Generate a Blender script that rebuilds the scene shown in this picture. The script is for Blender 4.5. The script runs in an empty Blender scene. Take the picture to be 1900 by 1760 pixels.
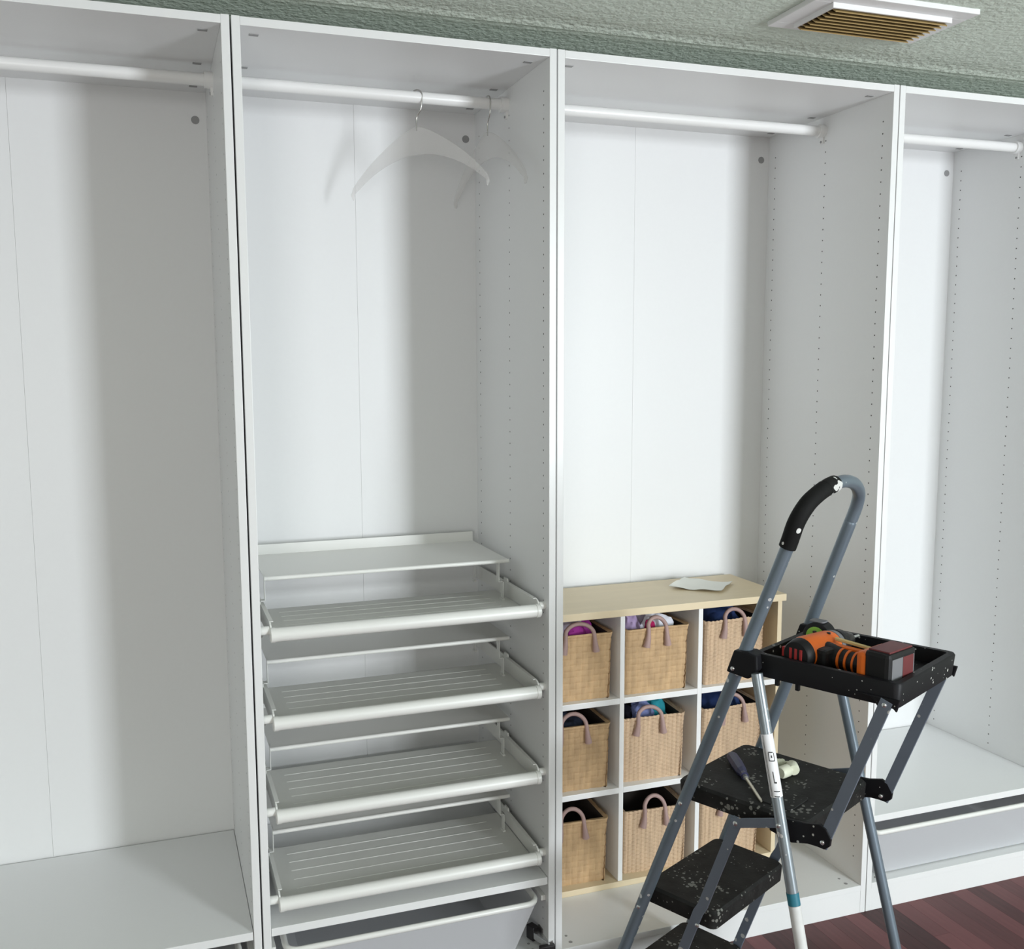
import bpy, bmesh, math, random
from mathutils import Vector, Matrix, noise
random.seed(7)
sc = bpy.context.scene
COL = sc.collection

# ------------------------------------------------------------------ camera
CAM = Vector((-0.20365, -2.21552, 1.61673)); YAW, PIT, ROLL, FPX = 0.3254, -0.11925, -0.00712, 1806.884
_f = Vector((math.sin(YAW)*math.cos(PIT), math.cos(YAW)*math.cos(PIT), math.sin(PIT)))
_r = Vector((math.cos(YAW), -math.sin(YAW), 0)); _u = _r.cross(_f)
r2 = _r*math.cos(ROLL) + _u*math.sin(ROLL); u2 = -_r*math.sin(ROLL) + _u*math.cos(ROLL)
cd = bpy.data.cameras.new('camera'); cam = bpy.data.objects.new('camera', cd); COL.objects.link(cam)
cam.matrix_world = Matrix(((r2.x, u2.x, -_f.x, CAM.x), (r2.y, u2.y, -_f.y, CAM.y), (r2.z, u2.z, -_f.z, CAM.z), (0, 0, 0, 1)))
cd.sensor_fit = 'HORIZONTAL'; cd.sensor_width = 36; cd.lens = FPX/1900*36
cd.shift_x = 63.4/1900; cd.shift_y = 16.6/1900; cd.clip_start = 0.02
sc.camera = cam

# ------------------------------------------------------------------ sky, daylight, exposure
w = bpy.data.worlds.new('world'); sc.world = w; w.use_nodes = True
bg = w.node_tree.nodes['Background']; bg.inputs[0].default_value = (0.80, 0.90, 1.0, 1); bg.inputs[1].default_value = 1.2

def area(name, loc, direction, sx, sy, power, col):
    l = bpy.data.lights.new(name, 'AREA'); l.shape = 'RECTANGLE'; l.size = sx; l.size_y = sy; l.energy = power; l.color = col
    o = bpy.data.objects.new(name, l); COL.objects.link(o); o.location = loc
    o.rotation_euler = Vector(direction).to_track_quat('-Z', 'Y').to_euler()
    return o
area('window_daylight', (2.62, -4.36, 1.45), (0, 1, 0), 0.72, 1.5, 165, (0.90, 0.955, 1.0))
area('window_daylight', (-1.35, -4.36, 1.45), (0, 1, 0), 0.95, 1.3, 37, (1.0, 0.98, 0.955))
sc.view_settings.view_transform = 'Standard'; sc.view_settings.look = 'None'
sc.view_settings.exposure = 0.06; sc.view_settings.gamma = 1.0; sc.view_settings.use_curve_mapping = False

# ------------------------------------------------------------------ materials
MATS = {}
def mat(name, col, rough=0.5, metal=0.0, spec=0.5, bump=None, vary=0.0, vscale=8.0, trans=0.0, speck=None, stretch=None, objvary=0.0, alpha=1.0):
    m = bpy.data.materials.new(name); m.use_nodes = True; nt = m.node_tree; N = nt.nodes; Lk = nt.links
    b = N['Principled BSDF']; b.inputs['Base Color'].default_value = (*col, 1); b.inputs['Roughness'].default_value = rough
    b.inputs['Metallic'].default_value = metal; b.inputs['Specular IOR Level'].default_value = spec
    b.inputs['Transmission Weight'].default_value = trans; b.inputs['Alpha'].default_value = alpha
    tc = N.new('ShaderNodeTexCoord'); src = tc.outputs['Object']
    if stretch:
        mp = N.new('ShaderNodeMapping'); mp.inputs['Scale'].default_value = stretch; Lk.new(src, mp.inputs[0]); src = mp.outputs[0]
    cur = None
    if vary or objvary:
        mx = N.new('ShaderNodeMix'); mx.data_type = 'RGBA'
        mx.inputs[6].default_value = (*[c*(1-vary-objvary) for c in col], 1); mx.inputs[7].default_value = (*[min(1, c*(1+vary+objvary)) for c in col], 1)
        nz = N.new('ShaderNodeTexNoise'); nz.inputs['Scale'].default_value = vscale; nz.inputs['Detail'].default_value = 6
        Lk.new(src, nz.inputs['Vector']); fac = nz.outputs[0]
        if objvary:
            oi = N.new('ShaderNodeObjectInfo'); gi = N.new('ShaderNodeNewGeometry')
            ad = N.new('ShaderNodeMath'); ad.operation = 'ADD'; Lk.new(oi.outputs['Random'], ad.inputs[0]); Lk.new(gi.outputs['Random Per Island'], ad.inputs[1])
            fr = N.new('ShaderNodeMath'); fr.operation = 'FRACT'; Lk.new(ad.outputs[0], fr.inputs[0])
            mm = N.new('ShaderNodeMix'); mm.data_type = 'FLOAT'; mm.inputs[0].default_value = objvary/(vary+objvary)
            Lk.new(fac, mm.inputs[2]); Lk.new(fr.outputs[0], mm.inputs[3]); fac = mm.outputs[0]
        Lk.new(fac, mx.inputs[0]); cur = mx.outputs[2]
    if speck:                                    # (colour, cell scale, size, patch scale): dried paint spots
        sp_col, sc_, size, pat = speck
        vo = N.new('ShaderNodeTexVoronoi'); vo.inputs['Scale'].default_value = sc_; Lk.new(tc.outputs['Object'], vo.inputs['Vector'])
        n2 = N.new('ShaderNodeTexNoise'); n2.inputs['Scale'].default_value = pat; n2.inputs['Detail'].default_value = 4; Lk.new(tc.outputs['Object'], n2.inputs['Vector'])
        m1 = N.new('ShaderNodeMath'); m1.operation = 'MULTIPLY_ADD'; m1.inputs[1].default_value = size*4; m1.inputs[2].default_value = -size*1.7
        Lk.new(n2.outputs[0], m1.inputs[0])
        lt = N.new('ShaderNodeMath'); lt.operation = 'LESS_THAN'; Lk.new(vo.outputs['Distance'], lt.inputs[0]); Lk.new(m1.outputs[0], lt.inputs[1])
        m2 = N.new('ShaderNodeMix'); m2.data_type = 'RGBA'; m2.inputs[6].default_value = (*col, 1); m2.inputs[7].default_value = (*sp_col, 1)
        if cur: Lk.new(cur, m2.inputs[6])
        Lk.new(lt.outputs[0], m2.inputs[0]); cur = m2.outputs[2]
    if cur: Lk.new(cur, b.inputs['Base Color'])
    if bump:                                     # (scale, strength, distance)
        nb = N.new('ShaderNodeTexNoise'); nb.inputs['Scale'].default_value = bump[0]; nb.inputs['Detail'].default_value = 5; Lk.new(src, nb.inputs['Vector'])
        bp = N.new('ShaderNodeBump'); bp.inputs['Strength'].default_value = bump[1]; bp.inputs['Distance'].default_value = bump[2]
        Lk.new(nb.outputs[0], bp.inputs['Height']); Lk.new(bp.outputs[0], b.inputs['Normal'])
    MATS[name] = m; return m
mat('melamine', (0.80, 0.805, 0.805), 0.34, spec=0.45, vary=0.012, vscale=120)
mat('back_board', (0.80, 0.805, 0.805), 0.42, spec=0.32, vary=0.012, vscale=90)
mat('edge_white', (0.86, 0.86, 0.86), 0.35)
mat('white_steel', (0.80, 0.80, 0.77), 0.35)
mat('rod_white', (0.84, 0.84, 0.83), 0.3)
mat('grey_cap', (0.30, 0.30, 0.30), 0.5)
mat('hole_dark', (0.06, 0.055, 0.05), 0.8)
mat('mesh_grey', (0.74, 0.75, 0.78), 0.5, alpha=0.62)
mat('hinge_steel', (0.20, 0.19, 0.19), 0.35, 0.9)
mat('hinge_black', (0.02, 0.018, 0.02), 0.5)
mat('birch', (0.72, 0.60, 0.41), 0.45, vary=0.06, vscale=5, stretch=(1, 8, 8))
mat('wall_paint', (0.52, 0.54, 0.47), 0.8, vary=0.03, vscale=3, bump=(60, 0.2, 0.004))
mat('popcorn', (0.66, 0.735, 0.65), 0.95, vary=0.10, vscale=55, bump=(70, 0.55, 0.012))
mat('vent_white', (0.80, 0.80, 0.80), 0.45)
mat('vent_tan', (0.36, 0.25, 0.10), 0.6, vary=0.25, vscale=30)
mat('duct_dark', (0.05, 0.035, 0.02), 0.9)
mat('wood_floor', (0.108, 0.038, 0.040), 0.45, spec=0.3, vary=0.28, vscale=6, stretch=(14, 1.2, 1), objvary=0.55)
mat('seagrass', (0.56, 0.375, 0.205), 0.75, vary=0.38, vscale=26, stretch=(1.6, 1.6, 0.45), objvary=0.12)
mat('seagrass_pale', (0.60, 0.43, 0.285), 0.75, vary=0.32, vscale=30, stretch=(2.2, 2.2, 0.3), objvary=0.08)
mat('basket_inner_shade', (0.05, 0.04, 0.035), 0.9)
mat('handle_mauve', (0.40, 0.27, 0.25), 0.6, vary=0.12, vscale=40)
mat('paper', (0.86, 0.86, 0.80), 0.7)
mat('tube_grey', (0.165, 0.205, 0.245), 0.38, 0.35, vary=0.10, vscale=20, speck=((0.62, 0.64, 0.64), 40, 0.34, 9))
mat('tube_worn', (0.30, 0.34, 0.37), 0.32, 0.5, vary=0.18, vscale=24, speck=((0.7, 0.7, 0.7), 45, 0.48, 9))
mat('bar_grey', (0.17, 0.20, 0.25), 0.45, 0.25, vary=0.1, vscale=20, speck=((0.55, 0.56, 0.56), 40, 0.32, 9))
mat('black_plastic', (0.009, 0.009, 0.011), 0.5, spec=0.22, vary=0.3, vscale=14, speck=((0.45, 0.45, 0.42), 75, 0.27, 16))
mat('step_black', (0.016, 0.016, 0.0155), 0.65, spec=0.22, vary=0.85, vscale=30, speck=((0.17, 0.17, 0.155), 95, 0.42, 18), bump=(120, 0.3, 0.002))
mat('grip_foam', (0.008, 0.008, 0.008), 0.75, spec=0.2, speck=((0.7, 0.7, 0.68), 45, 0.34, 12), bump=(90, 0.3, 0.002))
mat('worn_foam', (0.010, 0.010, 0.010), 0.7, spec=0.2, speck=((0.62, 0.62, 0.60), 70, 1.1, 30))
mat('rivet', (0.75, 0.75, 0.76), 0.25, 0.9)
mat('sticker', (0.80, 0.80, 0.82), 0.5, vary=0.06, vscale=60)
mat('print_black', (0.02, 0.02, 0.02), 0.6)
mat('tape_teal', (0.02, 0.16, 0.22), 0.5)
mat('dry_paint', (0.62, 0.62, 0.61), 0.6, vary=0.2, vscale=30, speck=((0.25, 0.28, 0.30), 45, 0.36, 12))
mat('drill_orange', (0.76, 0.145, 0.010), 0.42, vary=0.12, vscale=40)
mat('drill_red', (0.42, 0.03, 0.03), 0.45)
mat('maroon', (0.13, 0.022, 0.025), 0.5, vary=0.2, vscale=30)
mat('drill_black', (0.010, 0.010, 0.011), 0.5, spec=0.3)
mat('drill_grey', (0.17, 0.17, 0.18), 0.5)
mat('chuck', (0.05, 0.045, 0.045), 0.35, 0.6)
mat('lime', (0.42, 0.80, 0.12), 0.4)
mat('driver_handle', (0.030, 0.030, 0.075), 0.4)
mat('driver_shaft', (0.62, 0.58, 0.48), 0.3, 0.7)
mat('cream_plastic', (0.72, 0.73, 0.58), 0.45)
mat('yellow_wood', (0.70, 0.54, 0.24), 0.5)
mat('wire_chrome', (0.55, 0.54, 0.52), 0.22, 1.0)
mat('clear_plastic', (0.74, 0.72, 0.70), 0.15, spec=0.4, alpha=0.24)
mat('glass', (0.95, 0.97, 0.97), 0.0, trans=1.0); MATS['glass'].node_tree.nodes['Principled BSDF'].inputs['IOR'].default_value = 1.01
CL = dict(lilac=(0.42, 0.32, 0.52), magenta=(0.40, 0.05, 0.33), white_cloth=(0.75, 0.76, 0.85), crimson=(0.38, 0.02, 0.10), black_cloth=(0.012, 0.012, 0.02),
          navy=(0.025, 0.045, 0.13), dusk=(0.22, 0.26, 0.50), teal=(0.03, 0.27, 0.33), slate=(0.05, 0.06, 0.10), greylilac=(0.45, 0.40, 0.48))
for k, c in CL.items(): mat('cloth_'+k, c, 0.9, spec=0.1, vary=0.2, vscale=30, bump=(140, 0.25, 0.002))

# ------------------------------------------------------------------ mesh helpers
class MB:
    def __init__(s): s.v = []; s.f = []
    def add(s, vs, fs):
        o = len(s.v); s.v += [tuple(v) for v in vs]; s.f += [tuple(i+o for i in f) for f in fs]; return s
    def box(s, a, b, M=None):
        x0, y0, z0 = a; x1, y1, z1 = b
        vs = [(x0, y0, z0), (x1, y0, z0), (x1, y1, z0), (x0, y1, z0), (x0, y0, z1), (x1, y0, z1), (x1, y1, z1), (x0, y1, z1)]
        if M is not None: vs = [M @ Vector(v) for v in vs]
        return s.add(vs, [(0, 3, 2, 1), (4, 5, 6, 7), (0, 1, 5, 4), (1, 2, 6, 5), (2, 3, 7, 6), (3, 0, 4, 7)])
    def tube(s, path, r, seg=14, closed=False, cap=True, sx=1.0):
        P = [Vector(p) for p in path]; n = len(P); rs = r if isinstance(r, (list, tuple)) else [r]*n
        T = []
        for i in range(n):
            a = P[i-1] if (i > 0 or closed) else P[i]; b = P[(i+1) % n] if (i < n-1 or closed) else P[i]
            T.append((b-a).normalized())
        up = Vector((0, 0, 1)) if abs(T[0].z) < 0.9 else Vector((1, 0, 0))
        nn = (up - T[0]*up.dot(T[0])).normalized(); o = len(s.v)
        for i in range(n):
            nn = (nn - T[i]*nn.dot(T[i])).normalized(); bb = T[i].cross(nn)
            for k in range(seg):
                a = 2*math.pi*k/seg; s.v.append(tuple(P[i] + (nn*math.cos(a)*sx + bb*math.sin(a))*rs[i]))
        m = n if closed else n-1
        for i in range(m):
            j = (i+1) % n
            for k in range(seg):
                k2 = (k+1) % seg; s.f.append((o+i*seg+k, o+i*seg+k2, o+j*seg+k2, o+j*seg+k))
        if cap and not closed:
            s.f.append(tuple(o+k for k in reversed(range(seg)))); s.f.append(tuple(o+(n-1)*seg+k for k in range(seg)))
        return s
    def prism(s, poly, O, U, V, W):              # polygon (u,v) in plane O,U,V extruded by W
        O, U, V, W = map(Vector, (O, U, V, W)); n = len(poly)
        a = [O+U*p[0]+V*p[1] for p in poly]; b = [q+W for q in a]
        fs = [tuple(reversed(range(n))), tuple(range(n, 2*n))] + [(i, (i+1) % n, n+(i+1) % n, n+i) for i in range(n)]
        return s.add(a+b, fs)
    def build(s, name, m, parent=None, smooth=False, bevel=0.0, seg=2, loc=None, label=None):
        me = bpy.data.meshes.new(name); me.from_pydata(s.v, [], s.f); me.update()
        bm = bmesh.new(); bm.from_mesh(me)
        bmesh.ops.recalc_face_normals(bm, faces=bm.faces)
        if bevel: bmesh.ops.bevel(bm, geom=[e for e in bm.edges if e.calc_face_angle(0) > 0.5], offset=bevel, segments=seg, affect='EDGES', profile=0.6, clamp_overlap=True)
        if smooth:
            for f in bm.faces: f.smooth = True
            for e in bm.edges: e.smooth = e.calc_face_angle(0) < 0.75
        bm.to_mesh(me); bm.free()
        me.materials.append(MATS[m] if isinstance(m, str) else m)
        o = bpy.data.objects.new(name, me); COL.objects.link(o)
        if parent: o.parent = parent
        if loc: o.location = loc
        if label: o['label'] = label
        return o
def box(name, m, a, b, parent=None, bevel=0.0012, **k): return MB().box(a, b).build(name, m, parent, bevel=bevel, **k)
def tag(o, label, cat, group=None):
    o['label'] = label; o['category'] = cat
    if group: o['group'] = group
    return o
def thing(name, loc, label, cat, group=None, rz=0.0):
    o = bpy.data.objects.new(name, None); o.empty_display_size = 0.05; COL.objects.link(o)
    o.location = loc; o.rotation_euler.z = rz; return tag(o, label, cat, group)
def struct(o): o['kind'] = 'structure'; return o
def copy_of(o, parent=None, loc=None):
    c = o.copy(); COL.objects.link(c); c.parent = parent
    if loc is not None: c.location = loc
    return c
def copy_tree(root, loc, label):
    r = root.copy(); COL.objects.link(r); r.location = loc; r['label'] = label
    for ch in list(root.children):
        c = copy_of(ch, r)
        for g in list(ch.children): copy_of(g, c)
    return r
def smoothpath(pts, n=6):                        # Catmull-Rom
    P = [Vector(p) for p in pts]; out = []
    for i in range(len(P)-1):
        p0 = P[max(i-1, 0)]; p1 = P[i]; p2 = P[i+1]; p3 = P[min(i+2, len(P)-1)]
        for k in range(n):
            t = k/n; out.append(0.5*((2*p1)+(p2-p0)*t+(2*p0-5*p1+4*p2-p3)*t*t+(3*p1-p0-3*p2+p3)*t**3))
    return out+[P[-1]]
def rrect(x0, x1, y0, y1, r, n=5):
    out = []
    for cx, cy, a0 in ((x1-r, y1-r, 0), (x0+r, y1-r, 90), (x0+r, y0+r, 180), (x1-r, y0+r, 270)):
        for k in range(n+1):
            a = math.radians(a0+90*k/n); out.append((cx+r*math.cos(a), cy+r*math.sin(a)))
    return out

# ------------------------------------------------------------------ the room
X0, X1, Y0, Y1, ZC = -2.6, 4.3, -4.42, 0.60, 2.42
floor = struct(box('floor', 'hole_dark', (X0, Y0, -0.05), (X1, Y1, -0.012), bevel=0))
PW = 0.057
pl_meshes = []
for k in range(6):
    ln = random.uniform(0.55, 1.1); q = MB().box((0.0001, 0.0001, -0.012), (PW-0.0001, ln-0.0001, 0)).build('plank', 'wood_floor', bevel=0.0003, seg=1)
    pl_meshes.append((ln, q.data)); bpy.data.objects.remove(q)
rest = MB(); count = 0
nx = int((X1-X0)/PW)
for i in range(nx):
    x = X0+i*PW; y = Y1-random.uniform(0, 0.4)
    y_end = Y1
    # a filler strip up to the wall, then planks towards the camera
    first = True
    while y > Y0:
        ln, me = random.choice(pl_meshes)
        if first: rest.box((x+0.0004, y, -0.012), (x+PW-0.0004, Y1, 0)); first = False
        y0 = max(y-ln, Y0)
        if 1.05 < x < 2.75 and y0 > -1.7 and y0 < 0.1 and count < 290:
            o = bpy.data.objects.new('plank', me); COL.objects.link(o); o.parent = floor; o.location = (x, y0, 0); count += 1
        else:
            rest.box((x+0.0004, y0+0.0004, -0.012), (x+PW-0.0004, y-0.0004, 0))
        y = y0
rs = rest.build('planks', 'wood_floor', floor); rs['kind'] = 'stuff'

# ceiling: textured plaster with a shallow taped seam running along the wardrobes
cg = MB(); ys = [Y0, -3, -2, -1, -0.3, -0.02, 0.0, 0.02, 0.04, 0.06, 0.09, 0.2, Y1]
hz = {0.0: -0.002, 0.02: -0.007, 0.04: 0.004, 0.06: -0.001}
vs = [(x, y, ZC+hz.get(y, 0)) for y in ys for x in (X0, X1)]
cg.add(vs, [(2*i, 2*i+1, 2*i+3, 2*i+2) for i in range(len(ys)-1)])
cg.add([(X0, Y0, ZC+0.05), (X1, Y0, ZC+0.05), (X1, Y1, ZC+0.05), (X0, Y1, ZC+0.05)], [(0, 1, 2, 3)])
ceiling = struct(cg.build('ceiling', 'popcorn'))
struct(box('wall_back', 'wall_paint', (X0, Y1, 0), (X1, Y1+0.08, ZC), bevel=0))
struct(box('wall_left', 'wall_paint', (X0-0.08, Y0, 0), (X0, Y1, ZC), bevel=0))
struct(box('wall_right', 'wall_paint', (X1, Y0, 0), (X1+0.08, Y1, ZC), bevel=0))
wins = [(-1.85, -0.85, 0.78, 2.12), (2.22, 3.02, 0.68, 2.22)]
wf = MB(); xs = X0
for a, b, c, d in wins:
    wf.box((xs, Y0-0.08, 0), (a, Y0, ZC)); wf.box((a, Y0-0.08, 0), (b, Y0, c)); wf.box((a, Y0-0.08, d), (b, Y0, ZC)); xs = b
wf.box((xs, Y0-0.08, 0), (X1, Y0, ZC)); struct(wf.build('wall_window', 'wall_paint'))
for i, (a, b, c, d) in enumerate(wins):
    e = bpy.data.objects.new('window_%d' % (i+1), None); COL.objects.link(e); e.location = (a, Y0, c); struct(e)
    W_, H_ = b-a, d-c; g = MB(); t = 0.05
    g.box((0, -0.07, 0), (t, 0.0, H_)); g.box((W_-t, -0.07, 0), (W_, 0, H_)); g.box((t, -0.07, 0), (W_-t, 0, t)); g.box((t, -0.07, H_-t), (W_-t, 0, H_))
    g.box((t, -0.06, H_/2-0.02), (W_-t, -0.02, H_/2+0.02)); g.build('window_frame', 'edge_white', e)
    MB().box((t, -0.045, t), (W_-t, -0.041, H_/2-0.02)).build('pane', 'glass', e); MB().box((t, -0.045, H_/2+0.02), (W_-t, -0.041, H_-t)).build('pane', 'glass', e)

# ceiling register
v = thing('ceiling_vent', (1.22, -0.37, ZC), 'white rectangular ceiling air vent with tan louvre slats', 'vent')
g = MB(); fw, fd = 0.42, 0.215
for a, b in (((0, 0), (fw, 0.04)), ((0, fd-0.035), (fw, fd)), ((0, 0.04), (0.05, fd-0.035)), ((fw-0.05, 0.04), (fw, fd-0.035))):
    g.box((a[0], a[1], -0.012), (b[0], b[1], 0.0))
g.build('flange', 'vent_white', v, bevel=0.002)
box('duct_throat', 'duct_dark', (0.05, 0.04, -0.004), (fw-0.05, fd-0.035, -0.001), v, bevel=0)
box('rim_bar', 'vent_white', (0.045, 0.036, -0.024), (fw-0.045, 0.042, -0.012), v, bevel=0.001)
for k in range(8):
    y = 0.05+k*0.0175
    M = Matrix.Translation((0, y, -0.022)) @ Matrix.Rotation(math.radians(38), 4, 'X')
    MB().box((0.055, -0.012, -0.0012), (fw-0.055, 0.012, 0.0012), M).build('slat', 'vent_tan', v)
box('end_plate', 'vent_white', (0.048, 0.04, -0.022), (0.054, fd-0.035, -0.01), v, bevel=0.001)
box('end_plate', 'vent_white', (fw-0.054, 0.04, -0.022), (fw-0.048, fd-0.035, -0.01), v, bevel=0.001)

# ------------------------------------------------------------------ wardrobe frames
T, H, DB = 0.018, 2.36, 0.556
frames = {'A': (-1.004, -0.004), 'B': (0.0, 0.7485), 'C': (0.7515, 1.7485), 'D': (1.7515, 2.5)}
flab = {'A': 'wide white wardrobe frame at the far left, with empty rail and low shelf',
        'B': 'narrow white wardrobe frame holding slanted shoe trays and hangers',
        'C': 'wide white wardrobe frame holding the cube shelf of baskets behind the stepladder',
        'D': 'narrow white wardrobe frame at the right edge with low shelf and basket'}
for key, (a, b) in frames.items():
    W_ = b-a; r = thing('wardrobe_frame', (a, 0, 0), flab[key], 'wardrobe', 'white wardrobe frames in a row')
    box('side_panel', 'melamine', (0, 0, 0), (T, 0.575, H), r)
    box('side_panel', 'melamine', (W_-T, 0, 0), (W_, 0.575, H), r)
    box('top_panel', 'melamine', (T, 0, H-T-0.001), (W_-T, DB, H-0.001), r)
    box('bottom_panel', 'melamine', (T, 0.0, 0.068), (W_-T, DB, 0.086), r)
    box('plinth', 'melamine', (T, 0.0008, 0), (W_-T, 0.019, 0.068), r, bevel=0.0004)
    c = W_/2
    box('back_panel', 'back_board', (T, DB, 0.068), (c-0.0002, DB+0.004, H-T), r, bevel=0.0003)
    box('back_panel', 'back_board', (c+0.0002, DB, 0.068), (W_-T, DB+0.004, H-T), r, bevel=0.0003)
    for x in (0.047, W_-0.047):
        MB().tube([(x, DB+0.001, 2.27), (x, DB-0.0015, 2.27)], 0.0105, 20).build('hole_cap', 'grey_cap', r)
        for y in (0.055, 0.30, 0.50):
            box('cover_cap', 'grey_cap', (x-0.010+(0.005 if x < c else -0.005), y-0.006, H-T-0.0022), (x+0.010+(0.005 if x < c else -0.005), y+0.006, H-T-0.0008), r, bevel=0)
        for y, dx in ((0.02, 0), (0.05, -0.001)):
            MB().tube([(x+(0.006 if x < c else -0.006), y+0.003, 0.0855), (x+(0.006 if x < c else -0.006), y+0.003, 0.0864)], 0.0055 if y < 0.03 else 0.004, 10).build('cam_cover', 'grey_cap', r)
    pg = MB()
    for xx, sgn in ((T, 1), (W_-T, -1)):
        for y in (0.037, 0.275, 0.52):
            z = 0.16
            while z < 2.3:
                vs = [(xx+sgn*0.0003, y+0.0023*math.cos(k*math.pi/3), z+0.0023*math.sin(k*math.pi/3)) for k in range(6)]
                pg.add(vs, [tuple(range(6))]); z += 0.032
    ph = pg.build('peg_holes', 'hole_dark', r); ph['kind'] = 'stuff'

# clothes rails
rlab = {'A': 'white clothes rail in the far left wardrobe frame, nothing on it', 'B': 'white clothes rail carrying two clear hangers',
        'C': 'empty white clothes rail high above the basket cubes', 'D': 'empty white clothes rail in the right-edge wardrobe frame'}
for key, (a, b) in frames.items():
    W_ = b-a; r = thing('clothes_rail', (a+T, 0.29, 2.302), rlab[key], 'clothes rail', 'white clothes rails'); L_ = W_-2*T
    MB().tube([(0.012, 0, 0), (L_-0.012, 0, 0)], 0.0145, 20).build('rod', 'rod_white', r, smooth=True)
    for s in (0, 1):
        x = 0 if s == 0 else L_; d = 1 if s == 0 else -1
        g = MB(); g.tube([(x, 0, 0), (x+d*0.020, 0, 0)], 0.0195, 24); g.box((min(x, x+d*0.006), -0.007, -0.036), (max(x, x+d*0.006), 0.007, -0.012))
        g.build('end_holder', 'rod_white', r, smooth=True)
        MB().tube([(x+d*0.001, 0, -0.031), (x+d*0.0075, 0, -0.031)], 0.0035, 10).build('screw', 'grey_cap', r)

# low shelves and the mesh baskets below them
slab = {'A': 'low white shelf board in the far left wardrobe frame', 'B': 'white shelf board just below the lowest shoe tray', 'D': 'low white shelf board in the right-edge wardrobe frame'}
blab = {'A': 'mesh pull-out basket with white rim under the far left shelf', 'B': 'grey mesh pull-out basket with white rim below the shoe trays', 'D': 'mesh pull-out basket with white rim under the right-edge shelf'}
for key in ('A', 'B', 'D'):
    a, b = frames[key]
    tag(box('shelf', 'melamine', (a+T+0.001, 0.004, 0.273), (b-T-0.001, 0.55, 0.293)), slab[key], 'shelf', 'low white shelves')
    r = thing('pull_out_basket', (a+T, 0, 0.0862), blab[key], 'basket', 'mesh pull-out baskets'); L_ = b-a-2*T
    x0, x1, y0, y1 = 0.034, L_-0.034, -0.012, 0.50; zr = 0.151; rc = 0.03
    if key == 'D': x0, x1, y0, rc = 0.016, L_-0.016, 0.004, 0.012
    MB().tube([(x, y, zr) for x, y in rrect(x0, x1, y0, y1, rc)], 0.0076, 12, closed=True).build('rim', 'white_steel', r, smooth=True)
    g = MB(); ti = 0.058 if key != 'D' else 0.03; zb = 0.004; t = 0.0015
    top = [(x0+0.004, y0+0.004), (x1-0.004, y0+0.004), (x1-0.004, y1-0.004), (x0+0.004, y1-0.004)]
    bot = [(x0+ti, y0+0.03), (x1-ti, y0+0.03), (x1-ti, y1-0.03), (x0+ti, y1-0.03)]
    for q in range(4):
        n2 = (q+1) % 4
        g = MB(); g.add([(*top[q], zr), (*top[n2], zr), (*bot[n2], zb), (*bot[q], zb)], [(0, 1, 2, 3)])
        g.build('mesh_side', 'mesh_grey', r)
    MB().add([(*p, zb) for p in bot], [(0, 1, 2, 3)]).build('mesh_bottom', 'mesh_grey', r)
    for s in (0, 1):
        x = 0.0 if s == 0 else L_-0.012
        box('runner', 'white_steel', (x, 0.02, zr-0.016), (x+0.012, 0.52, zr-0.002), r)
    for s in (0, 1):
        xx = 0.012 if s == 0 else x1
        box('hanger_clip', 'white_steel', (min(xx, xx+0.022), 0.30, zr-0.012), (max(xx, xx+0.022), 0.33, zr-0.004), r)

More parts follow.
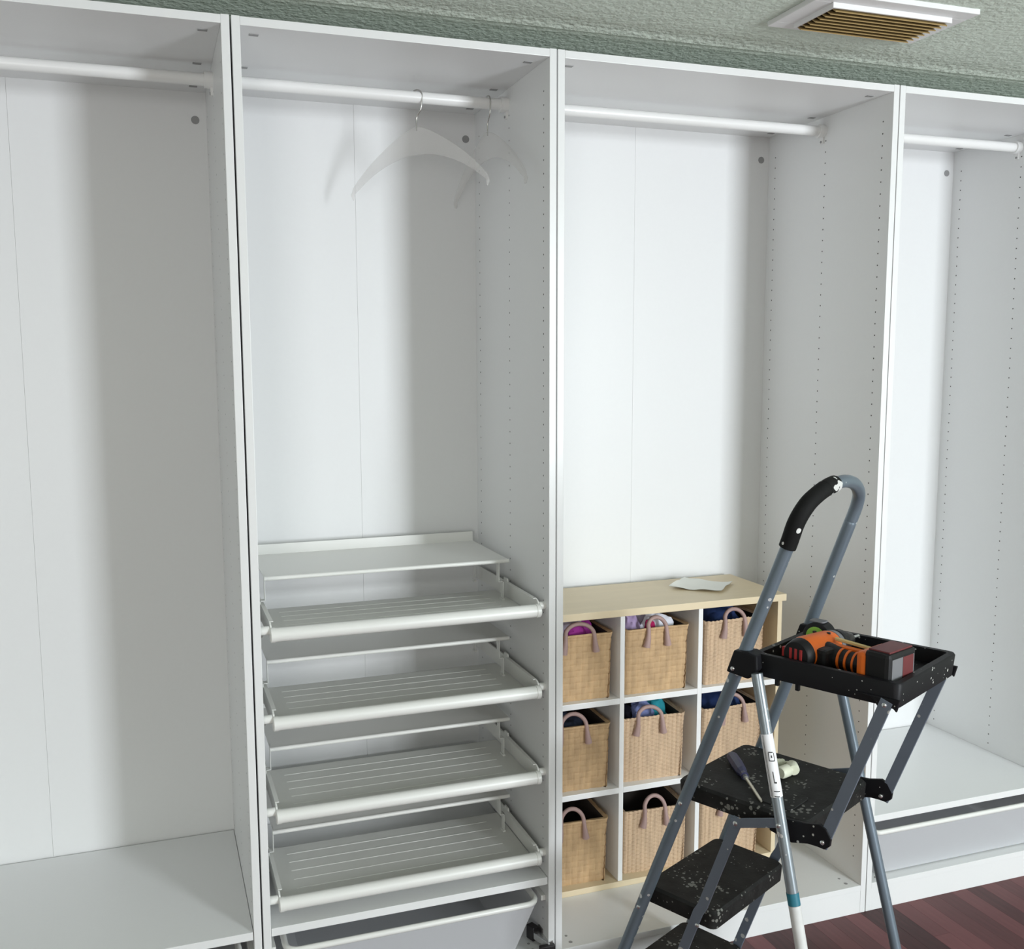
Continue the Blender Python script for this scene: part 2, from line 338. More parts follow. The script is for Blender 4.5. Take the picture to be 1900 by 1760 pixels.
# shoe trays: tube-fronted pull-out trays, each with a raised shoe shelf standing in it
tz = [1.003, 0.790, 0.562, 0.341]
tl = ['topmost', 'second from the top', 'third from the top', 'lowest']
XB = frames['B'][0]+T; LB = frames['B'][1]-frames['B'][0]-2*T
tray0 = None; ins0 = None
for i, z in enumerate(tz):
    lab = 'white pull-out shoe tray with round front bar, %s of four' % tl[i]
    lab2 = 'thin white raised shoe shelf standing in the %s pull-out tray' % tl[i].replace(' from the top', '')
    if tray0 is None:
        r = tray0 = thing('pull_out_tray', (XB, 0, z), lab, 'shoe tray', 'pull-out shoe trays')
        xa, xb = 0.022, LB-0.016
        MB().tube([(xa+0.010, 0.02, 0), (xb-0.010, 0.02, 0)], 0.0165, 24).build('front_bar', 'white_steel', r, smooth=True)
        for s, x in ((0, xa), (1, xb)):
            d = 1 if s == 0 else -1
            MB().tube([(x, 0.02, 0), (x+d*0.002, 0.02, 0), (x+d*0.012, 0.02, 0)], [0.0155, 0.0178, 0.0178], 24).build('end_cap', 'white_steel', r, smooth=True)
            e = 0.0 if s == 0 else LB
            MB().tube([(x, 0.028, 0.010), (e, 0.028, 0.010)], 0.0102, 16).build('guide_roller', 'white_steel', r, smooth=True)
            box('slide_channel', 'white_steel', (min(e, e+d*0.009), 0.05, -0.012), (max(e, e+d*0.009), 0.53, 0.004), r)
            xo = x+d*0.001
            poly = [(0.016, -0.014), (0.53, -0.014), (0.53, 0.022), (0.275, 0.026), (0.272, 0.035), (0.248, 0.035), (0.244, 0.0265), (0.035, 0.0265), (0.025, 0.022), (0.016, 0.012)]
            MB().prism(poly, (xo, 0, 0), (0, 1, 0), (0, 0, 1), (d*0.004, 0, 0)).build('side_rail', 'white_steel', r)
            box('side_lip', 'white_steel', (min(xo, xo+d*0.010), 0.04, 0.0255), (max(xo, xo+d*0.010), 0.244, 0.0275), r, bevel=0.0005)
        fl = MB(); fl.box((xa+0.006, 0.034, -0.017), (xb-0.006, 0.335, -0.0155)); fl.box((xa+0.006, 0.333, -0.028), (xb-0.006, 0.335, -0.0155))
        flo = fl.build('tray_floor', 'white_steel', r)
        for y in (0.29, 0.245, 0.20, 0.155, 0.11):
            MB().tube([(xa+0.055, y, -0.0166), (xb-0.055, y, -0.0166)], 0.0022, 8).build('rib', 'white_steel', flo, smooth=True)
        q = ins0 = thing('shoe_shelf', (XB, 0, z-0.0155), lab2, 'shoe shelf', 'raised shoe shelves')
        xa2, xb2, zz = 0.032, LB-0.033, 0.1145
        g = MB(); g.box((xa2, 0.20, zz-0.0016), (xb2, 0.505, zz)); g.build('board', 'white_steel', q, bevel=0.0005)
        MB().tube([(xa2, 0.201, zz-0.004), (xb2, 0.201, zz-0.004)], 0.0055, 12).build('front_edge', 'white_steel', q, smooth=True)
        M = Matrix.Translation((0, 0.503, zz)) @ Matrix.Rotation(math.radians(-12), 4, 'X')
        MB().box((xa2, 0, -0.001), (xb2, 0.002, 0.028), M).build('back_lip', 'white_steel', q, bevel=0.0006)
        for x, d in ((0.018, 1), (LB-0.062, -1)):
            xi = x+0.024 if d == 1 else x+0.0
            for y in (0.215, 0.455):
                g = MB(); w_ = 0.0016
                x_in = 0.034 if d == 1 else LB-0.034-0.022
                x_out = x_in-0.012 if d == 1 else x_in+0.012
                g.box((x_in, y, 0.052), (x_in+w_, y+0.02, zz)); g.box((min(x_in, x_out), y, 0.0505), (max(x_in, x_out)+w_, y+0.02, 0.0522)); g.box((x_out, y, 0.004), (x_out+w_, y+0.02, 0.0522))
                g.box((x_out-0.003, y-0.001, 0.0), (x_out+w_+0.003, y+0.021, 0.005))
                g.build('bracket_leg', 'white_steel', q)
    else:
        copy_tree(tray0, (XB, 0, z), lab); copy_tree(ins0, (XB, 0, z-0.0155), lab2)

# loose door hinge at the foot of the shoe wardrobe's right side
h = thing('door_hinge', (0.7485-T, 0.0, 0.10), 'dark metal door hinge hanging open at the foot of the shoe-tray wardrobe', 'hinge')
box('mount_plate', 'hinge_steel', (-0.004, 0.035, -0.012), (0.0, 0.062, 0.030), h)
M = Matrix.Translation((-0.012, 0.045, 0.008)) @ Matrix.Rotation(math.radians(20), 4, 'Z')
MB().box((-0.009, -0.052, -0.009), (0.008, 0.03, 0.010), M).build('arm', 'rivet', h, bevel=0.002)
MB().box((-0.011, 0.006, -0.016), (0.010, 0.034, 0.022), M).build('clip', 'hinge_black', h, bevel=0.003)
MB().tube([(-0.004, -0.012, -0.030), (-0.004, -0.012, 0.018)], 0.003, 10).build('pivot_pin', 'rivet', h)
g = MB(); g.box((-0.030, -0.020, -0.028), (0.012, -0.006, 0.016)); g.build('cup_flange', 'hinge_black', h, bevel=0.003)
MB().tube([(-0.012, -0.026, -0.007), (-0.012, -0.004, -0.007)], 0.0165, 20).build('cup', 'hinge_black', h, smooth=True)

# clear hangers on the shoe wardrobe's rail
def hanger(x, rz, label):
    r = thing('clothes_hanger', (x, 0.29, 2.302), label, 'hanger', 'clear hangers on the rail', rz)
    hk = []
    for k in range(9):
        a = math.radians(200-k*200/8*1.0); hk.append((0.0*1, 0.0175*math.cos(a)*1.0, 0.0005+0.0175*math.sin(a)))
    hk = [(0.0175*math.cos(math.radians(205-k*24)), 0, 0.0012+0.0175*math.sin(math.radians(205-k*24))) for k in range(10)]
    hk += [(0.013, 0, -0.030), (0.000, 0, -0.050), (-0.001, 0, -0.082)]
    MB().tube(smoothpath(hk, 4), 0.0018, 10).build('hook', 'wire_chrome', r, smooth=True)
    up, lo = [], []
    for k in range(-12, 13):
        t = k/12; xx = 0.205*t; s = abs(t)
        zt = -0.072-0.125*(s**1.35)-0.01*s**6; th = 0.052*(1-s)**1.3+0.020
        up.append((xx, zt)); lo.append((xx, zt-th*(1 if s < 0.95 else 0.8)))
    poly = up+[(0.213, -0.225), (0.207, -0.240)]+lo[::-1]+[(-0.207, -0.240), (-0.213, -0.225)]
    MB().prism(poly, (0, -0.005, 0), (1, 0, 0), (0, 0, 1), (0, 0.010, 0)).build('shoulder_body', 'clear_plastic', r, bevel=0.003, smooth=True)
    return r
hanger(0.483, -0.85, 'clear plastic hanger with steel hook, nearer the middle of the rail')
hanger(0.676, -1.45, 'clear plastic hanger with steel hook, near the right end of the rail')

# ------------------------------------------------------------------ cube shelf with woven baskets
YF, YB_ = 0.228, 0.528
u = thing('cube_shelf', (0.785, YF, 0.0862), 'nine-cube storage shelf with birch outside and white dividers, inside the wardrobe', 'shelf unit')
ux = 1.593-0.785; ud = YB_-YF; ub = 0.0862
def uz(z): return z-ub
box('top_board', 'birch', (-0.011, -0.004, uz(0.906)), (ux+0.012, ud, uz(0.927)), u)
box('bottom_board', 'birch', (0, 0, 0), (ux, ud, uz(0.104)), u)
for x in (0, ux-0.015): box('side_board', 'birch', (x, 0, uz(0.104)), (x+0.015, ud, uz(0.906)), u)
cx = [0.015, 1.0495-0.785, 1.3055-0.785, ux-0.015]
for x in cx[1:3]: box('divider', 'edge_white', (x, 0.002, uz(0.104)), (x+0.0145, ud-0.004, uz(0.906)), u)
cells = [(cx[0], cx[1]), (cx[1]+0.0145, cx[2]), (cx[2]+0.0145, cx[3])]
for z in (0.646, 0.376):
    for a, b in cells: box('cube_floor', 'edge_white', (a, 0.002, uz(z)), (b, ud-0.004, uz(z)+0.017), u)
box('back_sheet', 'melamine', (0.015, ud-0.004, uz(0.104)), (ux-0.015, ud-0.001, uz(0.906)), u, bevel=0)

def basket_mesh(kind):
    W_, D_, H_ = 0.206, 0.245, 0.195; rc = 0.012
    nz_, N = 44, 0; g = MB()
    per = []                                     # perimeter with outward normals
    nside = 44
    for (p, q, nrm, n) in (((-W_/2, 0), (W_/2, 0), (0, -1), nside), ((W_/2, 0), (W_/2, D_), (1, 0), nside), ((W_/2, D_), (-W_/2, D_), (0, 1), nside), ((-W_/2, D_), (-W_/2, 0), (-1, 0), nside)):
        for k in range(n):
            t = k/n; per.append((p[0]+(q[0]-p[0])*t, p[1]+(q[1]-p[1])*t, nrm, t))
    N = len(per)
    for j in range(nz_+1):
        v_ = j/nz_; z = H_*v_
        for k, (x, y, nrm, t) in enumerate(per):
            flare = (v_-0.5)*0.006; corner = min(t, 1-t)*W_
            if kind == 'plait':
                a = t*11; b = v_*11; par = (int(a)+int(b)) % 2
                bulge = (abs(math.sin(a*math.pi))**0.7*(1 if par else 0.35)+abs(math.sin(b*math.pi))**0.7*(0.35 if par else 1))*0.0020
            else:
                a = t*15; b = v_*16; par = int(a) % 2
                bulge = abs(math.sin(a*math.pi))**0.8*0.0030+math.sin((b+0.5*par)*2*math.pi)*0.0009
            wob = noise.noise(Vector((x*30, y*30+k*0.01, z*24)))*0.0016
            rim = 0.0025 if v_ > 0.955 else 0
            inset = -0.005*max(0, 1-corner/0.012)**2
            o = bulge+wob+flare+rim+inset-0.004
            zt = z+(noise.noise(Vector((x*18, y*18, 3)))*0.004+(0.004*abs(math.sin(t*15*math.pi)) if kind != 'plait' else 0.0)) * (v_ > 0.98)
            g.v.append((x+nrm[0]*o, y+nrm[1]*o, zt))
    for j in range(nz_):
        for k in range(N):
            k2 = (k+1) % N; g.f.append((j*N+k, j*N+k2, (j+1)*N+k2, (j+1)*N+k))
    o0 = len(g.v)                                # inner wall and bottom
    for z in (H_-0.002, 0.004):
        for (x, y) in ((-W_/2+0.010, 0.010), (W_/2-0.010, 0.010), (W_/2-0.010, D_-0.010), (-W_/2+0.010, D_-0.010)): g.v.append((x, y, z))
    for q in range(4):
        q2 = (q+1) % 4; g.f.append((o0+q, o0+4+q, o0+4+q2, o0+q2))
        g.f.append(tuple([nz_*N+((q*nside+k) % N) for k in range(nside+1)]+[o0+q2, o0+q]))
    g.f.append((o0+4, o0+5, o0+6, o0+7)); g.f.append(tuple(reversed(range(N))))
    g.inner = o0; return g
def handle_mesh(wd, hh, drop, lean):
    pts = [(-wd/2-0.004, -0.004, -drop), (-wd/2, -0.006, -drop*0.5), (-wd/2+0.002, -0.004, 0.0)]
    for k in range(1, 8):
        a = math.pi*(1-k/8); pts.append((wd/2*math.cos(a)*0.97, -0.003+lean*math.sin(a), hh*math.sin(a)))
    pts += [(wd/2-0.002, -0.004, 0.0), (wd/2, -0.006, -drop*0.5), (wd/2+0.004, -0.004, -drop)]
    pp = smoothpath(pts, 4); n = len(pp)
    rr = [0.0062+0.0048*max(0, 1-min(i, n-1-i)/6) for i in range(n)]
    return MB().tube(pp, rr, 10)
bm_pl = basket_mesh('plait'); bm_rb = basket_mesh('rib')
proto = {}
def dark_inside(o, first):                       # shade of the deep interior painted dark on the inner walls and bottom
    o.data.materials.append(MATS['basket_inner_shade'])
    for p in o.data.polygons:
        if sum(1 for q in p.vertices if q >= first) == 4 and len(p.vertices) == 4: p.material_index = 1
def basket(kind, x, y, z, rz, label, hoff=0.0, hw=0.085, hh=0.045, drop=0.048):
    r = thing('woven_basket', (x, y, z), label, 'basket', 'woven baskets in the cube shelf', rz)
    m = 'seagrass' if kind == 'plait' else 'seagrass_pale'
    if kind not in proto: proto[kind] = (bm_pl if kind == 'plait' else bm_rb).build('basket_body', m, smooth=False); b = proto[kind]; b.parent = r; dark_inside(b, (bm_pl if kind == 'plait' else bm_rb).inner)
    else: b = copy_of(proto[kind], r)
    ho = handle_mesh(hw, hh, drop, 0.012).build('handle', 'handle_mauve', r, smooth=True, loc=(hoff, -0.001, 0.193))
    hb = handle_mesh(hw, hh*0.8, drop, 0.01).build('handle', 'handle_mauve', r, smooth=True, loc=(hoff, 0.246, 0.193)); hb.rotation_euler.z = math.pi
    return r
rowz = [0.6631, 0.3931, 0.1041]
c1, c2, c3 = 0.925, 1.180, 1.440
basket('plait', c1+0.004, 0.248, rowz[0], -0.02, 'tan woven basket with magenta and lilac clothes, top left cube', 0.0, 0.092, 0.032)
basket('plait', c2, 0.246, rowz[0], 0.01, 'tan woven basket stuffed with white and lilac clothes, top middle cube', -0.005, 0.062, 0.030, 0.052)
basket('rib', c3+0.003, 0.246, rowz[0], 0.02, 'ribbed woven basket of navy clothes, top right cube behind the ladder rail', -0.006, 0.072, 0.032, 0.05)
basket('plait', c1, 0.250, rowz[1], -0.03, 'tan woven basket with raised handle and dark clothes, middle left cube', -0.012, 0.082, 0.038)
basket('rib', c2-0.010, 0.250, rowz[1], -0.05, 'ribbed woven basket with blue and teal clothes, centre cube', -0.012, 0.080, 0.030)
basket('rib', c3, 0.246, rowz[1], 0.0, 'ribbed woven basket of navy clothes, middle right cube between ladder legs', 0.0, 0.075, 0.036)
basket('plait', c1-0.004, 0.252, rowz[2], -0.04, 'tan woven basket with dark inside, bottom left cube', -0.010, 0.075, 0.040)
basket('rib', c2+0.004, 0.252, rowz[2], -0.06, 'ribbed woven basket turned askew, bottom middle cube', -0.004, 0.070, 0.040)
basket('rib', c3, 0.246, rowz[2], 0.0, 'ribbed woven basket low down in the bottom right cube behind the ladder steps', 0.0, 0.075, 0.034)

def garment(col, x, y, z, sx, sy, sz, label, seed):
    g = MB(); n1, n2 = 26, 12; rnd = Vector((seed*3.1, seed*1.7, 0))
    for j in range(n2+1):
        ph = math.pi/2*j/n2
        for k in range(n1):
            a = 2*math.pi*k/n1; d = Vector((math.cos(a)*math.cos(ph), math.sin(a)*math.cos(ph), math.sin(ph)))
            f = 1+0.22*noise.noise(d*2.2+rnd)+0.14*abs(noise.noise(d*5.5+rnd))
            e = 0.75
            dx = math.copysign(abs(d.x)**e, d.x); dy = math.copysign(abs(d.y)**e, d.y)
            g.v.append((dx*sx*min(f, 1.18), dy*sy*min(f, 1.18), d.z*sz*f))
    for j in range(n2):
        for k in range(n1):
            k2 = (k+1) % n1; g.f.append((j*n1+k, j*n1+k2, (j+1)*n1+k2, (j+1)*n1+k))
    g.f.append(tuple(reversed(range(n1))))
    o = g.build('folded_garment', 'cloth_'+col, smooth=True, loc=(x, y, z))
    return tag(o, label, 'clothing', 'clothes in the baskets')
bt = 0.168
garment('black_cloth', c1, 0.37, rowz[0]+bt-0.06, 0.075, 0.085, 0.075, 'black garment at the back of the top left basket', 1)
garment('greylilac', c1-0.005, 0.310, rowz[0]+bt-0.02, 0.050, 0.035, 0.082, 'grey-lilac garment bunched in the top left basket', 2)
garment('magenta', c1+0.045, 0.330, rowz[0]+bt-0.02, 0.032, 0.035, 0.072, 'magenta garment sticking up in the top left basket', 3)
garment('magenta', c1+0.005, 0.285, rowz[0]+bt-0.02, 0.040, 0.018, 0.062, 'flat magenta garment at the front of the top left basket', 31)
garment('black_cloth', c2, 0.40, rowz[0]+bt-0.05, 0.075, 0.07, 0.08, 'black garment at the back of the top middle basket', 4)
garment('lilac', c2-0.060, 0.310, rowz[0]+bt-0.02, 0.030, 0.035, 0.078, 'lilac garment at the left of the top middle basket', 5)
garment('white_cloth', c2+0.020, 0.295, rowz[0]+bt-0.02, 0.062, 0.022, 0.068, 'white garment along the front of the top middle basket', 6)
garment('crimson', c2-0.012, 0.276, rowz[0]+bt-0.02, 0.018, 0.011, 0.064, 'crimson garment under the handle of the top middle basket', 7)
garment('greylilac', c2-0.005, 0.340, rowz[0]+bt-0.02, 0.045, 0.03, 0.088, 'crumpled pale lilac garment on top in the top middle basket', 8)
garment('navy', c3, 0.36, rowz[0]+bt-0.05, 0.078, 0.09, 0.105, 'navy garments filling the top right basket', 9)
garment('slate', c1-0.002, 0.37, rowz[1]+bt-0.06, 0.075, 0.085, 0.085, 'dark slate garment in the middle left basket', 10)
garment('dusk', c2-0.015, 0.315, rowz[1]+bt-0.02, 0.040, 0.035, 0.070, 'periwinkle blue garment in the centre basket', 11)
garment('teal', c2+0.040, 0.350, rowz[1]+bt-0.02, 0.034, 0.045, 0.075, 'teal garment at the right of the centre basket', 12)
garment('black_cloth', c2-0.058, 0.345, rowz[1]+bt-0.04, 0.028, 0.05, 0.075, 'black garment at the left of the centre basket', 13)
garment('navy', c3, 0.36, rowz[1]+bt-0.05, 0.078, 0.09, 0.10, 'navy garments filling the middle right basket', 14)

# paper sheet on the cube shelf
g = MB(); n = 10
cor = [Vector((1.304, 0.405, 0)), Vector((1.425, 0.300, 0)), Vector((1.531, 0.400, 0)), Vector((1.421, 0.510, 0))]
for s_ in (0.0008, 0.0):
    for j in range(n+1):
        for k in range(n+1):
            p = cor[0].lerp(cor[1], j/n).lerp(cor[3].lerp(cor[2], j/n), k/n)
            z = 0.928+s_+0.010*abs(noise.noise(Vector((p.x*14, p.y*14, 2))))+0.006*(abs(j/n-0.5)*2)**3
            g.v.append((p.x, p.y, z))
m_ = (n+1)**2
for b_ in (0, m_):
    for j in range(n):
        for k in range(n):
            q = (b_+j*(n+1)+k, b_+j*(n+1)+k+1, b_+(j+1)*(n+1)+k+1, b_+(j+1)*(n+1)+k); g.f.append(q if b_ else q[::-1])
tag(g.build('paper_sheet', 'paper', smooth=True), 'crumpled white sheet of paper lying on the birch cube shelf', 'paper')

# ------------------------------------------------------------------ stepladder (local axes: x = towards the rear legs, y = across, z = up)
TH = -1.1138; LW, KF, SR, KR, WI, A_, B_ = 0.3637, 0.3615, 0.6449, -0.2385, -0.0291, 0.0369, 0.0431
lad = thing('stepladder', (0.7683, -0.1918, 0), 'grey steel folding stepladder with black steps, tool tray and hand loop', 'stepladder', rz=TH)
def nrail(z): return (KF*z, A_*z, z)
def frail(z): return (KF*z, LW-A_*z, z)
def nleg(z): return (SR+KR*z, WI+B_*z, z)
def fleg(z): return (SR+KR*z, LW-WI-B_*z, z)
loop = [nrail(0.03), nrail(0.4), nrail(0.8), nrail(1.15), nrail(1.25), (KF*1.303, 0.043, 1.303), (KF*1.338, 0.060, 1.338), (KF*1.357, 0.090, 1.357), (KF*1.369, 0.126, 1.369),
        (KF*1.374, 0.165, 1.374), (KF*1.374, 0.206, 1.374), (KF*1.363, 0.256, 1.363), (KF*1.340, 0.297, 1.340), (KF*1.312, 0.3135, 1.312), (KF*1.276, 0.3175, 1.276), frail(1.22), frail(0.8), frail(0.4), frail(0.03)]
lp = smoothpath(loop, 6)
MB().tube(lp, 0.0135, 18).build('rail_frame', 'tube_grey', lad, smooth=True)
gp = [p for p in lp if p.y < 0.150 and p.z > 1.245]
gr = MB().tube(gp, 0.0175, 18).build('hand_grip', 'grip_foam', lad, smooth=True, label='black foam hand grip with scuffed paint')
tape = [p for p in lp if 0.112 < p.y < 0.158 and p.z > 1.3]
if len(tape) >= 2: MB().tube(tape, 0.0178, 18).build('worn_grip_end', 'worn_foam', lad, smooth=True)
for fn in (nleg, fleg):
    MB().tube([fn(0.03), fn(0.5), fn(0.985)], 0.0118, 16).build('rear_leg', 'tube_worn' if fn is nleg else 'tube_grey', lad, smooth=True)
for fn in (nrail, frail, nleg, fleg):
    a, b = Vector(fn(0.0)), Vector(fn(0.055)); MB().tube([a+Vector((0, 0, 0.0045)), b], 0.0158, 16).build('foot', 'black_plastic', lad, smooth=True)
# clamps joining rails and legs
for fn in (nrail, frail):
    s0, w0, _ = fn(1.0)
    poly = [(0.336, 0.972), (0.387, 0.966), (0.408, 0.990), (0.406, 1.019), (0.386, 1.024), (0.353, 1.022)]
    MB().prism([(p[0], p[1]) for p in poly], (0, w0-0.020, 0), (1, 0, 0), (0, 0, 1), (0, 0.040, 0)).build('clamp', 'black_plastic', lad, bevel=0.004)
# tool tray
t0, t1, w0, w1 = 0.385, 0.692, 0.036, 0.330
tr = MB()
def ringpts(s0, s1, a, b, z, r): return [(x, y, z) for x, y in rrect(s0, s1, a, b, r, 4)]
rings = [ringpts(t0+0.004, t1-0.004, w0+0.004, w1-0.004, 0.972, 0.012), ringpts(t0, t1, w0, w1, 1.016, 0.014), ringpts(t0+0.002, t1-0.002, w0+0.002, w1-0.002, 1.020, 0.014),
         ringpts(t0+0.014, t1-0.014, w0+0.014, w1-0.014, 1.020, 0.010), ringpts(t0+0.018, t1-0.018, w0+0.018, w1-0.018, 0.990, 0.010)]
n = len(rings[0])
for rg in rings: tr.v += rg
for j in range(len(rings)-1):
    for k in range(n): tr.f.append((j*n+k, j*n+(k+1) % n, (j+1)*n+(k+1) % n, (j+1)*n+k))
tr.f.append(tuple(range(4*n, 5*n))); tr.f.append(tuple(reversed(range(n))))
tray = tr.build('tool_tray', 'black_plastic', lad, smooth=True)
for x in (0.435, 0.480): box('tray_peg', 'black_plastic', (x, w0+0.006, 0.958), (x+0.008, w0+0.014, 0.973), tray)
for wy in (w0-0.004, w1-0.004):
    poly = [(0.610, 0.990), (0.640, 0.985), (0.648, 0.976), (0.656, 0.965), (0.668, 0.962), (0.676, 0.972), (0.682, 0.972), (0.688, 0.966), (0.694, 0.990)]
    MB().prism(poly, (0, wy, 0), (1, 0, 0), (0, 0, 1), (0, 0.008, 0)).build('tray_ear', 'black_plastic', tray, bevel=0.002)
# steps
def step(name, s0, s1, z, th, label):
    g = MB(); a, b = A_*z+0.008, LW-A_*z-0.008
    R = [ringpts(s0+0.003, s1-0.003, a+0.003, b-0.003, z-th, 0.016), ringpts(s0, s1, a, b, z-0.006, 0.020), ringpts(s0+0.005, s1-0.005, a+0.005, b-0.005, z, 0.018)]
    n = len(R[0])
    for rg in R: g.v += rg
    for j in range(2):
        for k in range(n): g.f.append((j*n+k, j*n+(k+1) % n, (j+1)*n+(k+1) % n, (j+1)*n+k))
    g.f.append(tuple(range(2*n, 3*n))); g.f.append(tuple(reversed(range(n))))
    return g.build(name, 'step_black', lad, smooth=True, label=label)
pf = step('platform', 0.208, 0.520, 0.690, 0.040, 'large black paint-spotted top platform')
step('step', 0.128, 0.320, 0.415, 0.042, 'black middle step'); step('step', 0.030, 0.212, 0.142, 0.040, 'black lowest step')
poly = rrect(0.395, 0.470, 0.06, 0.145, 0.01, 3)
MB().prism(poly, (0, 0, 0.688), (1, 0, 0), (0, 1, 0), (0, 0, 0.005)).build('latch_plate', 'step_black', pf, bevel=0.001)
for wy in (A_*0.67+0.004, LW-A_*0.67-0.012):
    poly = [(0.440, 0.684), (0.520, 0.692), (0.548, 0.700), (0.562, 0.694), (0.573, 0.676), (0.571, 0.660), (0.560, 0.650), (0.545, 0.651), (0.525, 0.650), (0.490, 0.640), (0.440, 0.650)]
    MB().prism(poly, (0, wy, 0), (1, 0, 0), (0, 0, 1), (0, 0.008, 0)).build('platform_ear', 'black_plastic', pf, bevel=0.002)
def flat_bar(name, p, q, wid, t, y, m='bar_grey', crank=None):
    p = Vector((p[0], 0, p[1])); q = Vector((q[0], 0, q[1])); d = (q-p).normalized(); s = Vector((d.z, 0, -d.x)); e = wid/2
    mid = [p.lerp(q, 0.42), p.lerp(q, 0.46)] if crank else []
    pts = [p-d*e]+mid+[q+d*e]; off = [0]+([0, crank] if crank else [])+[crank or 0]
    L_ = [(a+s*(e+o)) for a, o in zip(pts, off)]; R_ = [(a-s*(e-o)) for a, o in zip(pts, off)]
    poly = [(v.x, v.z) for v in L_]+[(v.x, v.z) for v in reversed(R_)]
    return MB().prism(poly, (0, y, 0), (1, 0, 0), (0, 0, 1), (0, t, 0)).build(name, m, lad, bevel=0.001)
for y in (A_*0.8-0.004, LW-A_*0.8-0.001): flat_bar('tray_link', (0.556, 0.664), (0.666, 0.974), 0.024, 0.005, y+ (0.006 if y < 0.1 else -0.006))
for y, e in ((0.006, 0.004), (LW-0.012, -0.003)):
    flat_bar('step_link', (0.375, 0.651), (0.190, 0.128), 0.023, 0.005, y, crank=0.004)
    flat_bar('link_bracket', (0.376, 0.652), (0.474, 0.686), 0.020, 0.004, y-0.003 if y < 0.1 else y+0.003)
def rivet(s, w_, z, d, r=0.0046): MB().tube([(s, w_, z), (s, w_+d*0.003, z), (s, w_+d*0.0045, z)], [r, r, r*0.5], 12).build('rivet', 'rivet', lad, smooth=True)
for z in (0.648, 0.366): rivet(KF*z, A_*z-0.0125, z, -1)
rivet(KF*0.985-0.004, A_*1.0-0.019, 0.982, -1); rivet(0.666, w0-0.0035, 0.976, -1); rivet(0.556, A_*0.67+0.005, 0.664, -1); rivet(0.549, LW-A_*0.67-0.012, 0.662, -1)
rivet(0.376, 0.004, 0.652, -1, 0.0055); rivet(SR+KR*0.688, WI+B_*0.688-0.011, 0.688, -1); rivet(0.287, 0.0055, 0.384, -1)
# sticker, tape and paint on the near rear leg
st = MB().tube([nleg(0.742), nleg(0.866)], 0.0124, 20, cap=False).build('sticker', 'sticker', lad, smooth=True, label='white printed label sticker on rear leg')
def legmark(z0, z1, a0, a1):
    g = MB(); n = 4
    for z in (z0, z1):
        c = Vector(nleg(z))
        for k in range(n+1):
            a = math.radians(a0+(a1-a0)*k/n); g.v.append(tuple(c+Vector((math.cos(a), math.sin(a), 0))*0.0131))
    for k in range(n): g.f.append((k, k+1, n+2+k, n+1+k))
    g.build('print_mark', 'print_black', st)
for z0, z1, a0, a1 in ((0.815, 0.817, -75, -20), (0.817, 0.832, -75, -68), (0.832, 0.834, -70, -30), (0.817, 0.832, -26, -20), (0.822, 0.827, -52, -42), (0.775, 0.795, -60, -54), (0.772, 0.775, -60, -36), (0.755, 0.757, -75, -20), (0.745, 0.747, -75, -30), (0.744, 0.864, -100, -96), (0.744, 0.85, -110, -107)):
    legmark(z0, z1, a0, a1)
MB().tube([nleg(0.531), nleg(0.555)], 0.0125, 20, cap=False).build('teal_tape', 'tape_teal', lad, smooth=True)
MB().tube([nleg(0.06), nleg(0.2), nleg(0.530)], 0.0122, 20, cap=False).build('paint_patch', 'dry_paint', lad, smooth=True)

def to_world(s, w_, z): return (0.7683+math.cos(TH)*s-math.sin(TH)*w_, -0.1918+math.sin(TH)*s+math.cos(TH)*w_, z)

# ------------------------------------------------------------------ cordless drill lying on its side in the tray (local: x handle direction, y towards the chuck)
dr = thing('cordless_drill', to_world(0.480, 0.122, 0.9905), 'orange and black cordless drill lying on its side in the ladder tray', 'drill', rz=TH-0.12)
zc = 0.036
def cyl(y0, y1, r0, r1, name, m, seg=28, x=0.0, z=zc, parent=None, sx=1.0):
    return MB().tube([(x, y0, z), (x, y0+(y1-y0)*0.12, z), (x, y1-(y1-y0)*0.12, z), (x, y1, z)], [r0*0.92, r0, r1, r1*0.92], seg, sx=sx).build(name, m, parent or dr, smooth=True)
cyl(-0.046, 0.058, 0.0345, 0.032, 'motor_housing', 'drill_orange')
cap_ = cyl(-0.066, -0.044, 0.030, 0.0335, 'rear_cap', 'drill_black')
for a in (-0.012, 0.0, 0.012): box('vent_slot', 'drill_red', (a-0.003, -0.0672, zc-0.014), (a+0.003, -0.0655, zc+0.014), cap_, bevel=0.0008)
box('side_vent', 'drill_red', (-0.037, -0.060, zc-0.010), (-0.030, -0.048, zc+0.010), cap_, bevel=0.001)
cyl(0.056, 0.074, 0.031, 0.029, 'gear_collar', 'drill_grey')
cyl(0.072, 0.098, 0.030, 0.027, 'torque_ring', 'drill_black')
cyl(0.097, 0.132, 0.022, 0.015, 'chuck', 'chuck')
MB().tube([(0, 0.13, zc), (0, 0.168, zc)], 0.003, 10).build('drill_bit', 'rivet', dr, smooth=True)
for y, x in ((-0.02, -0.012), (0.03, -0.02), (0.035, 0.01)): MB().tube([(x, y, zc+0.027), (x, y, zc+0.0352-abs(x)*0.25)], 0.004, 10).build('housing_screw', 'drill_black', dr)
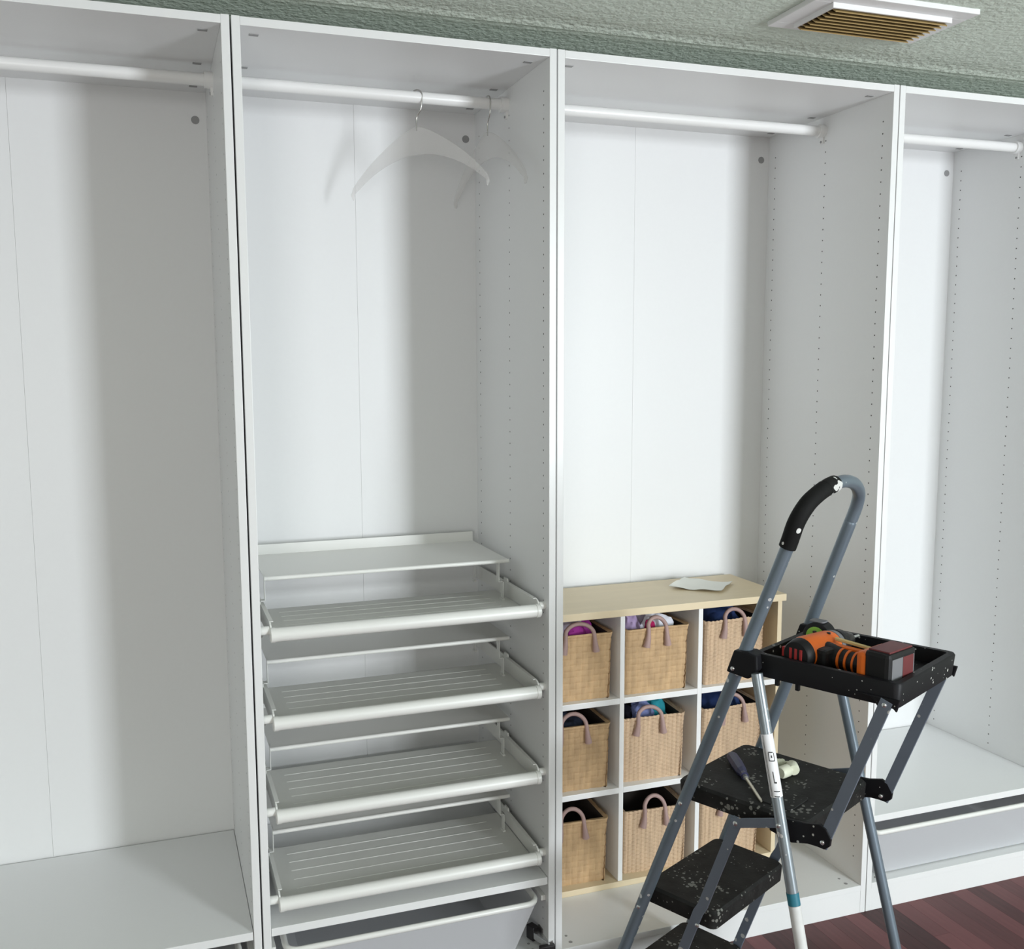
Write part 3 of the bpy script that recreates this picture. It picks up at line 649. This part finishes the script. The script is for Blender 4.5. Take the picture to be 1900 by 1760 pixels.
# grip
gpts = [(0.020, 0.006, zc-0.004), (0.060, 0.004, zc-0.006), (0.100, 0.0, zc-0.006), (0.142, -0.004, zc-0.004)]
MB().tube(smoothpath(gpts, 5), [0.026, 0.026, 0.025, 0.025, 0.024, 0.023, 0.022, 0.0215, 0.021, 0.021, 0.021, 0.021, 0.021, 0.0215, 0.022, 0.023], 20).build('grip', 'drill_black', dr, smooth=True)
box('grip_cheek', 'drill_black', (0.010, -0.040, zc-0.026), (0.052, 0.010, zc+0.016), dr, bevel=0.008)
box('trigger', 'drill_black', (0.038, 0.022, zc-0.012), (0.062, 0.036, zc+0.008), dr, bevel=0.004)
for k in range(4):
    x = 0.062+k*0.0165
    MB().tube([(x, 0.002, zc-0.006), (x+0.0045, 0.002, zc-0.006)], 0.0234, 20).build('grip_stripe', 'drill_orange', dr, smooth=True)
MB().prism(rrect(-0.010, 0.128, 0.006, 0.020, 0.005, 3), (0.0, 0.0, zc+0.010), (1, 0, 0), (0, 1, 0), (0, 0, 0.009)).build('spine', 'drill_orange', dr, bevel=0.003)
ba = box('battery_pack', 'drill_black', (0.140, -0.050, 0.0), (0.192, 0.050, 0.078), dr, bevel=0.009)
box('battery_collar', 'drill_orange', (0.124, -0.0515, 0.004), (0.144, 0.045, 0.072), dr, bevel=0.008)
box('battery_label', 'drill_grey', (0.1915, -0.040, 0.012), (0.1932, 0.040, 0.066), ba, bevel=0.0005)
box('label_stripe', 'maroon', (0.1925, -0.002, 0.018), (0.1940, 0.036, 0.066), ba, bevel=0.0004)
box('battery_top', 'maroon', (0.144, -0.042, 0.0765), (0.188, 0.042, 0.0805), ba, bevel=0.002)
box('release_button', 'drill_black', (0.150, 0.048, 0.02), (0.182, 0.055, 0.055), ba, bevel=0.003)

tm = thing('tape_measure', to_world(0.436, 0.236, 0.9905), 'round black tape measure with lime green face, behind the drill', 'tape measure', rz=TH)
MB().tube([(0, -0.019, 0.036), (0, -0.016, 0.036), (0, 0.016, 0.036), (0, 0.019, 0.036)], [0.026, 0.0305, 0.0305, 0.026], 28).build('case', 'drill_black', tm, smooth=True)
MB().tube([(0, -0.0205, 0.036), (0, -0.0185, 0.036)], 0.0215, 24).build('face', 'lime', tm)
MB().prism(rrect(-0.020, 0.014, -0.013, 0.013, 0.006, 3), (0, 0, 0.0655), (1, 0, 0), (0, 1, 0), (0, 0, 0.003)).build('lock_button', 'drill_grey', tm, bevel=0.001)
a = Vector(to_world(0.512, 0.152, 1.0500)); b = Vector(to_world(0.604, 0.128, 1.0500))
pc = thing('pencil', a, 'pale yellow pencil stub lying along the handle of the drill', 'pencil'); d = b-a
MB().tube([(0, 0, 0), d*0.9], 0.0042, 6).build('shaft', 'yellow_wood', pc); MB().tube([d*0.9, d], [0.0042, 0.0008], 6).build('tip', 'print_black', pc)

# screwdriver and plastic fittings on the platform
a = Vector((1.060, -0.322, 0.7045)); b = Vector((0.997, -0.532, 0.6935)); d = b-a
sd = thing('screwdriver', a, 'navy-handled screwdriver lying on the ladder platform', 'screwdriver')
MB().tube([(0, 0, 0), d*0.04, d*0.22, d*0.36, d*0.42, d*0.47], [0.011, 0.0135, 0.0142, 0.0125, 0.0085, 0.0095], 8).build('handle', 'driver_handle', sd)
MB().tube([d*0.46, d*0.52], 0.0055, 12).build('ferrule', 'drill_grey', sd, smooth=True)
MB().tube([d*0.5, d*0.96, d], [0.0036, 0.0034, 0.0020], 10).build('shaft', 'driver_shaft', sd, smooth=True)
for i, (x, y, rz, lab) in enumerate(((1.122, -0.440, 0.3, 'cream plastic cap on the ladder platform, beside the rear leg'), (1.152, -0.428, 1.1, 'cream plastic cap on the ladder platform, outermost of three'), (1.142, -0.392, -0.4, 'small ridged cream plastic plug behind the two caps on the platform'))):
    c = thing('plastic_cap', (x, y, 0.6905), lab, 'plastic cap', 'cream plastic caps on the ladder platform', rz)
    r = (0.0145, 0.0140, 0.011)[i]
    MB().tube([(-0.016, 0, r), (-0.012, 0, r), (0.010, 0, r), (0.012, 0, r)], [r*0.8, r*0.97, r*0.97, r*0.85], 18).build('cap', 'cream_plastic', c, smooth=True)
    MB().tube([(0.011, 0, r), (0.024, 0, r)], r*0.55, 14).build('spigot', 'cream_plastic', c, smooth=True)
    if i == 2:
        for k in range(4): MB().tube([(-0.012+k*0.006, 0, r), (-0.009+k*0.006, 0, r)], r*1.0, 16).build('ridge', 'cream_plastic', c)
